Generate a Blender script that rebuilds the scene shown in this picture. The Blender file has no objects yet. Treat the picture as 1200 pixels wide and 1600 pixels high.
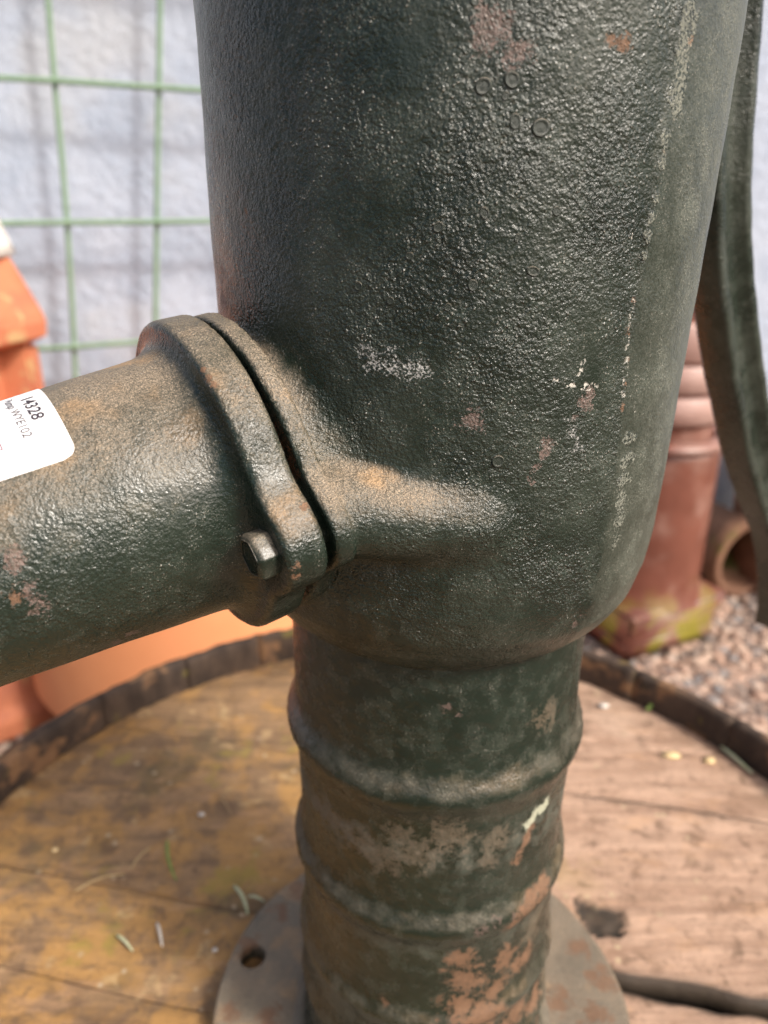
import bpy, bmesh, math, random
import numpy as np
from mathutils import Vector, Matrix
R = math.radians
rng = np.random.default_rng(7); random.seed(7)
SC = bpy.context.scene
COL = SC.collection

# ------------------------------------------------------------------ camera, sky, sun, exposure
CAM_POS = np.array([-.020, -.241, .362]); PITCH = R(22.0); ROLL = R(.57); FPX = 1155.
cam = bpy.data.cameras.new('camera'); cam_o = bpy.data.objects.new('camera', cam); COL.objects.link(cam_o)
cam.sensor_fit = 'VERTICAL'; cam.sensor_height = 36; cam.sensor_width = 27
cam.lens = 36 * FPX / 1600; cam.clip_start = .01; cam.clip_end = 50
cam_o.matrix_world = Matrix.Translation(CAM_POS) @ Matrix.Rotation(math.pi/2 - PITCH, 4, 'X') @ Matrix.Rotation(ROLL, 4, 'Z')
cam.dof.use_dof = True; cam.dof.focus_distance = .183; cam.dof.aperture_fstop = 10.5
SC.camera = cam_o
SC.cycles.max_bounces = 6; SC.cycles.diffuse_bounces = 3; SC.cycles.glossy_bounces = 3
SUN = Vector((.62, -.47, .74)).normalized()          # towards the sun
world = bpy.data.worlds.new('World'); SC.world = world; world.use_nodes = True
wt = world.node_tree; sky = wt.nodes.new('ShaderNodeTexSky'); sky.sky_type = 'NISHITA'; sky.sun_disc = False
sky.sun_elevation = math.asin(SUN.z); sky.sun_rotation = math.atan2(SUN.x, SUN.y); sky.dust_density = 7.0; sky.air_density = .7; sky.ozone_density = .6
bgn = wt.nodes['Background']; bgn.inputs[1].default_value = .15
wt.links.new(sky.outputs[0], bgn.inputs[0])
sl = bpy.data.lights.new('sun', 'SUN'); sl.energy = 2.5; sl.angle = R(9); sl.color = (1, .95, .88)
so = bpy.data.objects.new('sun', sl); COL.objects.link(so); so.rotation_euler = SUN.to_track_quat('Z', 'Y').to_euler()
SC.view_settings.view_transform = 'Standard'; SC.view_settings.look = 'None'
SC.view_settings.gamma = 1; SC.view_settings.use_curve_mapping = False; SC.view_settings.exposure = .42

# ------------------------------------------------------------------ pixel -> place helpers (photo pixels, 1200 x 1600)
def ray(px, py):
    u = (px-600)/FPX; v = -(py-800)/FPX
    c, s = math.cos(ROLL), math.sin(ROLL); u, v = c*u-s*v, s*u+c*v
    return np.array([u, math.cos(PITCH)+v*math.sin(PITCH), -math.sin(PITCH)+v*math.cos(PITCH)])
def on_z(px, py, z=0.): d = ray(px, py); return CAM_POS + d*((z-CAM_POS[2])/d[2])
def on_y(px, py, y): d = ray(px, py); return CAM_POS + d*((y-CAM_POS[1])/d[1])
def on_cyl(px, py, r):
    d = ray(px, py); o = CAM_POS[:2]; a = d[:2]@d[:2]; b = o@d[:2]; c = o@o-r*r
    return CAM_POS + d*((-b-math.sqrt(max(b*b-a*c, 0)))/a)

# ------------------------------------------------------------------ mesh helpers
def mesh_np(name, V, F, mat=None, smooth=True):
    V = np.asarray(V, np.float32); F = np.asarray(F, np.int32); n = F.shape[1]
    m = bpy.data.meshes.new(name)
    m.vertices.add(len(V)); m.vertices.foreach_set('co', V.ravel())
    m.loops.add(F.size); m.loops.foreach_set('vertex_index', F.ravel())
    m.polygons.add(len(F)); m.polygons.foreach_set('loop_start', np.arange(0, F.size, n, dtype=np.int32))
    m.update(calc_edges=True); m.validate()
    m.polygons.foreach_set('use_smooth', np.full(len(m.polygons), smooth)); m.update()
    if mat: m.materials.append(mat)
    return m
def mesh_bm(name, bm, mat=None, smooth=False):
    bmesh.ops.recalc_face_normals(bm, faces=bm.faces[:])
    m = bpy.data.meshes.new(name); bm.to_mesh(m); bm.free()
    for p in m.polygons: p.use_smooth = smooth
    if mat: m.materials.append(mat)
    return m
def obj(name, mesh, parent=None, loc=None, label=None, cat=None, group=None, kind=None):
    o = bpy.data.objects.new(name, mesh); COL.objects.link(o)
    if parent: o.parent = parent
    if loc is not None: o.location = loc
    if label: o['label'] = label
    if cat: o['category'] = cat
    if group: o['group'] = group
    if kind: o['kind'] = kind
    return o
def thing(name, label, cat, loc=(0, 0, 0), group=None):
    return obj(name, None, None, loc, label, cat, group)
def lathe(prof, n=128, jitter=None, a0=0.):
    """prof: list of (r,z); returns V,F (quads)"""
    prof = np.array(prof, float); m = len(prof); th = np.linspace(0, 2*np.pi, n, endpoint=False)+a0
    rr = np.repeat(prof[:, 0][:, None], n, 1); zz = np.repeat(prof[:, 1][:, None], n, 1); tt = np.repeat(th[None], m, 0)
    if jitter: rr, zz = jitter(rr, zz, tt)
    V = np.stack([rr*np.cos(tt), rr*np.sin(tt), zz], -1).reshape(-1, 3)
    i, j = np.meshgrid(np.arange(m-1), np.arange(n), indexing='ij'); j2 = (j+1) % n
    F = np.stack([i*n+j, i*n+j2, (i+1)*n+j2, (i+1)*n+j], -1).reshape(-1, 4)
    return V, F
def dense(prof, step):
    out = []
    for (r0, z0), (r1, z1) in zip(prof[:-1], prof[1:]):
        k = max(1, int(math.ceil(math.hypot(r1-r0, z1-z0)/step)))
        out += [(r0+(r1-r0)*t/k, z0+(z1-z0)*t/k) for t in range(k)]
    return out+[prof[-1]]
def vnoise(x, y, seed=0):
    """2-D value noise in -1..1"""
    xi = np.floor(x).astype(np.int64); yi = np.floor(y).astype(np.int64); fx = x-xi; fy = y-yi
    fx = fx*fx*(3-2*fx); fy = fy*fy*(3-2*fy)
    def h(a, b):
        n = (a*374761393+b*668265263+seed*144665) & 0x7fffffff
        n = ((n ^ (n >> 13))*1274126177) & 0x7fffffff
        return ((n ^ (n >> 16)) & 0xffff)/32767.5-1
    return (h(xi, yi)*(1-fx)+h(xi+1, yi)*fx)*(1-fy)+(h(xi, yi+1)*(1-fx)+h(xi+1, yi+1)*fx)*fy
def box(bm, c, s, rot=None):
    g = bmesh.ops.create_cube(bm, size=1.0)['verts']
    for v in g:
        p = Vector((v.co.x*s[0], v.co.y*s[1], v.co.z*s[2]))
        if rot is not None: p = rot @ p
        v.co = p+Vector(c)
    return g
def surface_nets(f, lo, hi, h):
    """isosurface f=0 of a vectorised distance function; verts are pulled onto the surface"""
    ax = [np.arange(a, b+h, h, dtype=np.float32) for a, b in zip(lo, hi)]
    X, Y, Z = np.meshgrid(*ax, indexing='ij'); G = f(X, Y, Z).astype(np.float32); del X, Y, Z
    nx, ny, nz = G.shape; S = G < 0
    def corner(A, i, j, k): return A[i:nx-1+i, j:ny-1+j, k:nz-1+k]
    cnt = sum(corner(S, i, j, k).astype(np.int8) for i in (0, 1) for j in (0, 1) for k in (0, 1))
    act = (cnt > 0) & (cnt < 8); ci = np.argwhere(act)
    idx = np.full(act.shape, -1, np.int64); idx[act] = np.arange(len(ci))
    P = np.zeros((len(ci), 3)); W = np.zeros(len(ci))
    cs = [(i, j, k) for i in (0, 1) for j in (0, 1) for k in (0, 1)]
    for a in cs:
        for d in range(3):
            if a[d]: continue
            b = list(a); b[d] = 1
            fa = G[ci[:, 0]+a[0], ci[:, 1]+a[1], ci[:, 2]+a[2]]; fb = G[ci[:, 0]+b[0], ci[:, 1]+b[1], ci[:, 2]+b[2]]
            cr = (fa < 0) != (fb < 0); t = np.where(cr, fa/np.where(fa == fb, 1, fa-fb), 0)
            q = np.repeat(np.array(a, float)[None], len(ci), 0); q[:, d] += t
            P += q*cr[:, None]; W += cr
    V = (ci+P/W[:, None])*h+np.array([a[0] for a in ax])
    Q = []
    for d in range(3):
        e1, e2 = [(1, 2), (2, 0), (0, 1)][d]
        A = np.take(S, range(S.shape[d]-1), d); B = np.take(S, range(1, S.shape[d]), d)
        c = np.argwhere(A != B); c = c[(c[:, e1] > 0) & (c[:, e2] > 0) & (c[:, e1] < S.shape[e1]-1) & (c[:, e2] < S.shape[e2]-1)]
        def cell(o1, o2):
            k = c.copy(); k[:, e1] -= o1; k[:, e2] -= o2; return idx[k[:, 0], k[:, 1], k[:, 2]]
        q = np.stack([cell(1, 1), cell(0, 1), cell(0, 0), cell(1, 0)], -1)
        fl = ~A[c[:, 0], c[:, 1], c[:, 2]]; q[fl] = q[fl][:, ::-1]; Q.append(q)
    Q = np.concatenate(Q); Q = Q[(Q >= 0).all(1)]
    e = h*.2
    for _ in range(2):
        x, y, z = V.T; f0 = f(x, y, z)
        g = np.stack([f(x+e, y, z)-f(x-e, y, z), f(x, y+e, z)-f(x, y-e, z), f(x, y, z+e)-f(x, y, z-e)], -1)/(2*e)
        V = V-np.clip(f0/np.maximum((g*g).sum(1), .25), -h*.5, h*.5)[:, None]*g
    return V, Q
def smin(a, b, k):
    hh = np.maximum(k-np.abs(a-b), 0)/k; return np.minimum(a, b)-hh*hh*k*.25
def smax(a, b, k): return -smin(-a, -b, k)

# ------------------------------------------------------------------ node helper
class NT:
    def __init__(self, name):
        self.m = bpy.data.materials.new(name); self.m.use_nodes = True; self.t = self.m.node_tree
        self.b = self.t.nodes['Principled BSDF']; self.tc = self.t.nodes.new('ShaderNodeTexCoord'); self.P = self.tc.outputs['Object']
        self.geo = None
    def link(self, a, b):
        if hasattr(a, 'is_output'): self.t.links.new(a, b)
        elif isinstance(a, (tuple, list)) and len(a) == 3 and b.type == 'RGBA': b.default_value = (*a, 1)
        else: b.default_value = a
    def noise(self, scale, detail=3, rough=.55, vec=None, dist=0., color=False):
        n = self.t.nodes.new('ShaderNodeTexNoise'); n.inputs['Scale'].default_value = scale; n.inputs['Detail'].default_value = detail
        n.inputs['Roughness'].default_value = rough; n.inputs['Distortion'].default_value = dist
        self.link(vec or self.P, n.inputs['Vector']); return n.outputs['Color' if color else 'Fac']
    def voro(self, scale, vec=None, feature='F1', out='Distance', rnd=1.):
        n = self.t.nodes.new('ShaderNodeTexVoronoi'); n.feature = feature; n.inputs['Scale'].default_value = scale; n.inputs['Randomness'].default_value = rnd
        self.link(vec or self.P, n.inputs['Vector']); return n.outputs[out]
    def math(self, op, a, b=0., c=None, clamp=False):
        n = self.t.nodes.new('ShaderNodeMath'); n.operation = op; n.use_clamp = clamp
        self.link(a, n.inputs[0]); self.link(b, n.inputs[1])
        if c is not None: self.link(c, n.inputs[2])
        return n.outputs[0]
    def vm(self, op, a, b=None, scale=None):
        n = self.t.nodes.new('ShaderNodeVectorMath'); n.operation = op; self.link(a, n.inputs[0])
        if b is not None: self.link(b, n.inputs[1])
        if scale is not None: n.inputs['Scale'].default_value = scale
        return n.outputs['Value' if op in ('DISTANCE', 'LENGTH', 'DOT_PRODUCT') else 'Vector']
    def ss(self, x, a, b):
        n = self.t.nodes.new('ShaderNodeMapRange'); n.interpolation_type = 'SMOOTHSTEP'
        self.link(x, n.inputs['Value']); self.link(a, n.inputs['From Min']); self.link(b, n.inputs['From Max']); return n.outputs['Result']
    def lin(self, x, a, b, c=0., d=1.):
        n = self.t.nodes.new('ShaderNodeMapRange'); self.link(x, n.inputs['Value'])
        for k, v in zip(('From Min', 'From Max', 'To Min', 'To Max'), (a, b, c, d)): self.link(v, n.inputs[k])
        return n.outputs['Result']
    def mix(self, f, a, b, mode='MIX'):
        n = self.t.nodes.new('ShaderNodeMix'); n.data_type = 'RGBA'; n.blend_type = mode
        self.link(f, n.inputs[0]); self.link(a, n.inputs[6]); self.link(b, n.inputs[7]); return n.outputs[2]
    def mixf(self, f, a, b): return self.math('ADD', self.math('MULTIPLY', a, self.math('SUBTRACT', 1., f)), self.math('MULTIPLY', b, f))
    def sep(self, v):
        n = self.t.nodes.new('ShaderNodeSeparateXYZ'); self.link(v, n.inputs[0]); return n.outputs
    def normal(self):
        if not self.geo: self.geo = self.t.nodes.new('ShaderNodeNewGeometry')
        return self.geo.outputs['Normal']
    def mapping(self, rotz=0., scale=(1, 1, 1), vec=None):
        n = self.t.nodes.new('ShaderNodeMapping'); n.inputs['Rotation'].default_value = (0, 0, rotz); n.inputs['Scale'].default_value = scale
        self.link(vec or self.P, n.inputs['Vector']); return n.outputs[0]
    def attr(self, name):
        n = self.t.nodes.new('ShaderNodeAttribute'); n.attribute_name = name; return n.outputs['Fac']
    def bump(self, h, strength, dist, normal=None):
        n = self.t.nodes.new('ShaderNodeBump'); self.link(strength, n.inputs['Strength']); n.inputs['Distance'].default_value = dist
        self.link(h, n.inputs['Height'])
        if normal is not None: self.link(normal, n.inputs['Normal'])
        return n.outputs[0]
    def blobs(self, pos, pts):
        """max of soft discs; pts = [(x,y,z,r)]"""
        acc = None
        for x, y, z, r in pts:
            m = self.ss(self.vm('DISTANCE', pos, (x, y, z)), r*1.15, r*.55)
            acc = m if acc is None else self.math('MAXIMUM', acc, m)
        return acc
    def out(self, color, rough, normal=None, spec=.5):
        self.link(color, self.b.inputs['Base Color']); self.link(rough, self.b.inputs['Roughness'])
        self.link(spec, self.b.inputs['Specular IOR Level'])
        if normal is not None: self.link(normal, self.b.inputs['Normal'])
        return self.m
def marks(mesh, V, **kw):
    for nm, pts in kw.items():
        acc = np.zeros(len(V))
        for x, y, z, r in pts:
            acc = np.maximum(acc, np.clip(1.15-np.sqrt(((V-np.array([x, y, z]))**2).sum(1))/(r*2.4), 0, 1))
        mesh.attributes.new(nm, 'FLOAT', 'POINT').data.foreach_set('value', acc.astype(np.float32))
    return mesh
def hblob(pts, r, cyl=.0718):        # photo points on the pump head / column -> blob list
    return [(*on_cyl(px, py, cyl), rr) for (px, py), rr in zip(pts, r if isinstance(r, (list, tuple)) else [r]*len(pts))]
def along(a, b, n, r, cyl=.0718):
    return hblob([(a[0]+(b[0]-a[0])*t/(n-1), a[1]+(b[1]-a[1])*t/(n-1)) for t in range(n)], r, cyl)

# ------------------------------------------------------------------ materials
def paint(name, dust=1., peel=1., chips=(), scratches=(), seam=False, film=.10, dust_lo=.10, dust_hi=.85, low_dust=None):
    g = NT(name); P = g.P
    nbig = g.noise(38, 2); nmid = g.noise(150, 4, .6); nfine = g.noise(1500, 2, .7); grit = g.noise(3400, 1, .7)
    base = g.mix(nbig, (.0045, .0100, .0062), (.011, .0235, .0155))
    base = g.mix(g.ss(nmid, .45, .75), base, (.018, .031, .022))
    N = g.sep(g.normal())
    up = g.ss(g.math('ADD', N[2], g.math('MULTIPLY', g.math('SUBTRACT', nmid, .5), .7)), dust_lo, dust_hi)
    up = g.math('MULTIPLY', g.math('MULTIPLY', up, dust), g.lin(g.noise(55, 3, .65), .3, .60, .5, 1.05), clamp=True)
    d = g.math('MULTIPLY', g.ss(nbig, .30, .75), film)
    s = g.sep(g.vm('ADD', P, g.vm('SCALE', g.vm('SUBTRACT', g.noise(160, 3, .65, color=True), (.5, .5, .5)), scale=.012))); strip = None
    if seam:
        az = g.math('ARCTAN2', s[1], s[0])
        strip = g.ss(az, R(-58.5), R(-54.)); film2 = g.ss(az, R(-62), R(-36))
        d = g.math('ADD', d, g.math('ADD', g.math('MULTIPLY', strip, .12), g.math('MULTIPLY', g.math('MULTIPLY', film2, g.lin(nmid, .3, .7, .35, 1.15)), .33)))
        crust = g.ss(g.math('ADD', g.attr('crust'), g.math('MULTIPLY', g.math('SUBTRACT', g.noise(260, 4, .75), .5), 2.2)), .5, .7)     # crusty line of the casting seam
        d = g.math('ADD', d, g.math('MULTIPLY', crust, g.lin(nfine, .42, .58, -.2, 1.1)))
    if low_dust:
        for z0, w, amt in low_dust:
            k = g.ss(g.math('ABSOLUTE', g.math('SUBTRACT', s[2], z0)), w, w*.25)
            d = g.math('ADD', d, g.math('MULTIPLY', g.math('MULTIPLY', k, amt), g.ss(nmid, .36, .6)))
    gr = g.math('MULTIPLY', g.lin(nfine, .35, .65, .6, 1.2), g.lin(grit, .35, .65, .6, 1.25))
    d = g.math('MULTIPLY', d, gr, clamp=True); up = g.math('MULTIPLY', up, gr, clamp=True)
    dustcol = g.mix(g.ss(grit, .35, .65), (.15, .120, .085), (.34, .265, .185))
    dustcol = g.mix(g.ss(g.noise(60, 2), .52, .68), dustcol, (.42, .275, .150))
    col = g.mix(d, base, g.mix(nfine, (.11, .120, .095), (.23, .235, .190)))
    col = g.mix(up, col, dustcol); d = g.math('MAXIMUM', d, up)
    vor = g.voro(760); vm_ = g.noise(150, 1)
    spk = g.math('MULTIPLY', g.ss(vor, .15, .08), g.ss(vm_, .50, .60)); spk2 = g.math('MULTIPLY', g.ss(grit, .64, .70), g.ss(nmid, .40, .6))
    sp = g.math('MULTIPLY', g.math('MAXIMUM', spk, g.math('MULTIPLY', spk2, .7)), .8)
    col = g.mix(sp, col, (.36, .335, .285))
    rough = g.mixf(d, g.lin(nmid, .3, .7, .19, .32), .85)
    chipm = None; edge = g.math('ADD', g.math('MULTIPLY', g.math('SUBTRACT', g.noise(150, 5, .8), .5), 4.2), g.math('MULTIPLY', g.math('SUBTRACT', nfine, .5), 1.6))
    LOOK = dict(tan=((.13, .098, .068), (.27, .195, .125), 1.), rust=((.11, .056, .030), (.28, .150, .080), 1.), pink=((.17, .105, .09), (.34, .22, .185), 1.),
                streak=((.30, .34, .24), (.62, .60, .45), 1.), white=((.30, .30, .28), (.66, .66, .63), 1.2))
    for nm in chips:
        c1, c2, kk = LOOK[nm]; a = g.attr(nm)
        m = g.math('MULTIPLY', g.ss(g.math('ADD', a, g.math('MULTIPLY', edge, .72)), .56, .80), g.ss(a, .02, .15))
        m = g.math('MULTIPLY', m, g.lin(grit, .35, .6, .55, 1.), clamp=True)
        if nm == 'white': m = g.math('MULTIPLY', m, g.ss(g.noise(1500, 2, .6), .47, .60))
        if nm in ('tan', 'pink'): m = g.math('MULTIPLY', m, g.lin(nfine, .35, .65, .15, .75), clamp=True)
        col = g.mix(m, col, g.mix(g.noise(700, 3, .7), c1, c2)); chipm = m if chipm is None else g.math('MAXIMUM', chipm, m)
    PS = g.vm('ADD', P, g.vm('SCALE', g.vm('SUBTRACT', g.noise(700, 2, .6, color=True), (.5, .5, .5)), scale=.0016))
    for A, B, w, thr in scratches:
        A = np.array(A); AB = np.array(B)-A
        t = g.math('DIVIDE', g.vm('DOT_PRODUCT', g.vm('SUBTRACT', PS, tuple(A)), tuple(AB)), float(AB@AB), clamp=True)
        sc = g.t.nodes.new('ShaderNodeVectorMath'); sc.operation = 'SCALE'; sc.inputs[0].default_value = tuple(AB); g.link(t, sc.inputs['Scale'])
        m = g.ss(g.vm('DISTANCE', PS, g.vm('ADD', sc.outputs[0], tuple(A))), w, w*.4)
        m = g.math('MULTIPLY', m, g.ss(g.noise(600, 2, .6), thr, thr+.06)); col = g.mix(m, col, (.50, .48, .42)); chipm = g.math('MAXIMUM', chipm, m)
    if chipm is not None: rough = g.mixf(chipm, rough, .8)
    h1 = g.noise(1150, 2, .6); h2 = g.noise(400, 2, .6)
    hh = g.math('ADD', g.math('ADD', h1, g.math('MULTIPLY', h2, 1.1)), g.math('MULTIPLY', nfine, .35))
    drops = g.math('MULTIPLY', g.ss(vor, .36, .05), g.ss(vm_, .46, .58))
    hh = g.math('ADD', hh, g.math('MULTIPLY', drops, .45))
    st = g.math('MULTIPLY', g.lin(g.noise(42, 3, .6), .32, .66, .30, 1.05), peel)
    if seam:
        st = g.math('MULTIPLY', st, g.lin(strip, 0, 1, 1., .40))
        hh = g.math('ADD', hh, g.math('MULTIPLY', g.math('MULTIPLY', crust, 4.5), nfine))
        pit = g.math('MULTIPLY', g.math('MULTIPLY', g.ss(vor, .16, .10), g.ss(vm_, .56, .62)), film2); hh = g.math('SUBTRACT', hh, g.math('MULTIPLY', pit, 2.5))
    if chipm is not None: hh = g.math('SUBTRACT', hh, g.math('MULTIPLY', chipm, .5))
    return g.out(col, rough, g.bump(hh, st, .00070), .58)

def plain(name, cols, scale=40, rough=.8, bump=.3, bscale=300, bdist=.001, spec=.3, detail=4, extra=None):
    g = NT(name); n = g.noise(scale, detail, .6)
    c = g.mix(g.ss(n, .3, .7), cols[0], cols[1])
    if len(cols) > 2: c = g.mix(g.ss(g.noise(scale*.45, 3, .6), .5, .66), c, cols[2])
    if len(cols) > 3: c = g.mix(g.ss(g.noise(scale*1.7, 3, .6), .56, .68), c, cols[3])
    if extra: c = extra(g, c)
    nn = g.bump(g.noise(bscale, 4, .6), bump, bdist)
    return g.out(c, rough, nn, spec)

M = {}
M['wall'] = plain('roughcast_paint', [(.35, .40, .49), (.43, .475, .56), (.41, .435, .48)], 9, .9, .55, 60, .010, .2)
M['green_wire'] = plain('green_plastic', [(.17, .27, .175), (.22, .32, .22)], 60, .5, .1, 300)
M['bolt'] = paint('bolt_paint', dust=.6, peel=.4, film=.10)
def moss(g, c):
    z = g.sep(g.P)[2]
    m = g.math('MULTIPLY', g.ss(z, .16, .02), g.ss(g.noise(16, 3, .6), .47, .6))
    return g.mix(m, c, g.mix(g.noise(120, 3), (.14, .125, .014), (.27, .225, .03)))
def bloom(g, c):
    m = g.math('MULTIPLY', g.ss(g.noise(9, 4, .65), .46, .66), .40)
    return g.mix(m, c, (.42, .28, .23))
M['terra_orange'] = plain('terracotta_orange', [(.74, .29, .125), (.80, .33, .15), (.77, .31, .14)], 10, .75, .25, 200, .001, .3)
M['terra_red'] = plain('terracotta_red', [(.135, .046, .030), (.185, .066, .044), (.18, .078, .058)], 14, .36, .2, 120, .001, .5, extra=lambda g, c: moss(g, bloom(g, c)))
M['terra_pink'] = plain('terracotta_painted_sheen', [(.36, .215, .18), (.43, .28, .24)], 20, .45, .2, 120, .001, .5)  # pale pink puts the glaze highlights of the roll rings into the colour
M['terra_left'] = plain('terracotta_weathered', [(.46, .15, .075), (.54, .20, .10), (.40, .14, .08), (.50, .33, .16)], 16, .7, .3, 150, .001, .35)
M['terra_brown'] = plain('terracotta_brown', [(.13, .065, .040), (.22, .115, .07), (.10, .095, .02)], 22, .8, .3, 150, .001, .3)
M['mortar'] = plain('white_mortar', [(.62, .58, .52), (.75, .72, .66)], 50, .9, .5, 200)
M['label'] = plain('label_paper', [(.83, .83, .84), (.86, .86, .86)], 20, .45, .04, 600, .0002, .4)
M['ink'] = plain('label_ink', [(.035, .028, .035), (.06, .05, .06)], 300, .5, 0., 100)
M['ink_pale'] = plain('label_ink_pale', [(.07, .06, .07), (.13, .12, .13)], 1500, .5, 0., 100)
M['ink_red'] = plain('label_ink_plum', [(.22, .12, .15), (.28, .15, .18)], 300, .5, 0., 100)
M['grass_pale'] = plain('cut_grass_pale', [(.40, .44, .24), (.55, .56, .38)], 200, .6, .2, 900, .0002)
M['grass_green'] = plain('cut_grass_green', [(.16, .25, .05), (.24, .31, .09)], 200, .6, .2, 900, .0002)
M['straw'] = plain('dry_straw', [(.36, .25, .12), (.48, .36, .19)], 200, .7, .2, 900, .0002)
M['chip'] = plain('pale_wood_chip', [(.60, .44, .22), (.70, .54, .30)], 200, .7, .3, 900, .0003)
M['grit'] = plain('pale_grit', [(.50, .46, .40), (.66, .62, .56)], 200, .6, .3, 900, .0003)
M['iron_rust'] = plain('rusted_hoop_iron', [(.075, .045, .033), (.13, .080, .058), (.20, .10, .05), (.26, .18, .11)], 30, .8, .8, 160, .002, .3)
M['soil'] = plain('ground_earth', [(.12, .09, .065), (.20, .15, .11)], 12, .95, .6, 80, .005)
def wood_mat():
    g = NT('weathered_barrel_wood'); ang = R(11.2)
    gr = g.mapping(ang, (9, 85, 30)); gf = g.mapping(ang, (26, 330, 60))
    n1 = g.noise(1., 5, .62, vec=gr, dist=.6); n2 = g.noise(1., 4, .65, vec=gf); patch = g.noise(13, 4, .6); patch2 = g.noise(34, 4, .65, dist=.4); speck = g.noise(420, 3, .6)
    s = g.sep(g.vm('ADD', g.P, g.vm('SCALE', g.vm('SUBTRACT', g.noise(11, 3, .6, color=True), (.5, .5, .5)), scale=.22)))
    right = g.ss(s[0], -.005, .07)
    left = g.mix(g.ss(n1, .30, .70), (.14, .085, .045), (.31, .19, .095))
    left = g.mix(g.math('MULTIPLY', g.ss(g.math('ADD', patch2, g.math('MULTIPLY', g.ss(s[1], .16, -.06), .10)), .46, .66), .7), left, (.42, .225, .065))
    left = g.mix(g.math('MULTIPLY', g.ss(patch, .55, .70), .7), left, (.085, .070, .035))
    left = g.mix(g.math('MULTIPLY', g.ss(g.noise(55, 3, .6), .60, .70), .6), left, (.48, .33, .16))
    rgt = g.mix(g.ss(n1, .25, .72), (.27, .165, .108), (.47, .315, .222))
    rgt = g.mix(g.math('MULTIPLY', g.ss(patch2, .52, .70), .55), rgt, (.22, .13, .080))
    rgt = g.mix(g.math('MULTIPLY', g.ss(patch, .52, .68), .45), rgt, (.52, .375, .275))
    c = g.mix(right, left, rgt)
    c = g.mix(g.math('MULTIPLY', g.ss(g.noise(75, 5, .72, dist=.5), .50, .66), .55), c, (.12, .070, .040))
    c = g.mix(g.math('MULTIPLY', g.ss(g.noise(48, 5, .7, vec=g.mapping(ang, (.5, 1.4, 1))), .53, .66), .35), c, (.46, .275, .15))
    c = g.mix(g.math('MULTIPLY', g.ss(g.noise(150, 4, .7), .55, .68), .45), c, (.10, .062, .038))
    c = g.mix(g.math('MULTIPLY', g.ss(n2, .56, .74), .40), c, (.085, .055, .036))
    c = g.mix(g.math('MULTIPLY', g.ss(speck, .60, .70), .5), c, (.09, .06, .04))
    c = g.mix(g.math('MULTIPLY', g.ss(g.voro(95), .20, .10), g.ss(g.noise(26, 2), .5, .6)), c, (.42, .32, .20))
    moss2 = g.math('MULTIPLY', g.ss(g.noise(24, 4, .7), .58, .70), g.ss(s[0], .16, -.05))
    c = g.mix(g.math('MULTIPLY', moss2, .7), c, (.27, .20, .04))
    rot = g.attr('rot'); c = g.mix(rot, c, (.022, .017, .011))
    h = g.math('ADD', n1, g.math('ADD', g.math('MULTIPLY', n2, .7), g.math('MULTIPLY', speck, .35)))
    return g.out(c, g.lin(n1, .3, .7, .55, .85), g.bump(h, .7, .0016), .4)
M['wood'] = wood_mat()
def chime_mat():
    g = NT('dark_chime_wood'); n = g.noise(45, 4, .65, vec=g.mapping(0, (1, 1, .35))); p = g.noise(26, 3, .6)
    c = g.mix(g.ss(n, .3, .7), (.030, .021, .016), (.085, .057, .040))
    c = g.mix(g.math('MULTIPLY', g.ss(p, .56, .66), .75), c, g.mix(g.noise(110, 3), (.16, .075, .035), (.33, .19, .095)))
    c = g.mix(g.math('MULTIPLY', g.ss(g.noise(33, 3), .62, .70), .6), c, (.17, .14, .03))
    return g.out(c, .8, g.bump(g.noise(190, 4, .6), .7, .002), .3)
M['chime'] = chime_mat()
def pebble_mat():
    g = NT('gravel_stone'); a = g.attr('tint'); n = g.noise(160, 3, .6)
    c = g.mix(g.ss(a, .0, .45), (.16, .13, .115), (.40, .265, .20)); c = g.mix(g.ss(a, .45, .8), c, (.50, .38, .30)); c = g.mix(g.ss(a, .75, .95), c, (.20, .20, .205))
    c = g.mix(g.math('MULTIPLY', n, .4), c, (.20, .14, .10))
    return g.out(c, .85, g.bump(n, .4, .002), .3)
M['pebble'] = pebble_mat()

# pump paint; the chips and stains are placed per casting
def seg(p, q, w, thr, r=.0720): return (on_cyl(*p, r), on_cyl(*q, r), w, thr)
M['head'] = paint('cast_iron_paint_head', dust=1.0, peel=1.1, seam=True, film=.12, chips=('rust', 'pink', 'white'),
    scratches=[seg((979, 416), (990, 366), .0004, .30), seg((998, 560), (994, 655), .0007, .47), seg((992, 470), (976, 622), .0011, .50), seg((866, 596), (935, 606), .0013, .52), seg((925, 520), (903, 605), .0012, .55)])
HEAD_MARKS = dict(
    crust=along((1074, 0), (1052, 165), 9, .0019)+along((1036, 212), (1030, 255), 4, .0011)+along((1022, 310), (1006, 400), 4, .0010)+along((985, 690), (965, 850), 6, .0017),
    rust=hblob([(968, 72), (955, 62), (1035, 235), (382, 333), (992, 470), (1075, 60)], [.0020, .0014, .0014, .0014, .0012, .0014])+along((985, 520), (975, 640), 4, .0011),
    pink=along((858, 690), (832, 750), 4, .0018)+hblob([(770, 45), (800, 85), (740, 655), (915, 630), (925, 610), (900, 655), (345, 440), (348, 465), (346, 415)], [.004, .0035, .0035, .0020, .0018, .0016, .0022, .0024, .0018])+along((918, 920), (898, 975), 4, .0014, .067),
    white=hblob([(565, 552), (590, 565), (612, 572), (635, 578), (660, 580), (610, 552), (575, 575)], [.0020, .0024, .0026, .0024, .0018, .002, .0018])+along((890, 660), (905, 700), 3, .0018))
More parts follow.
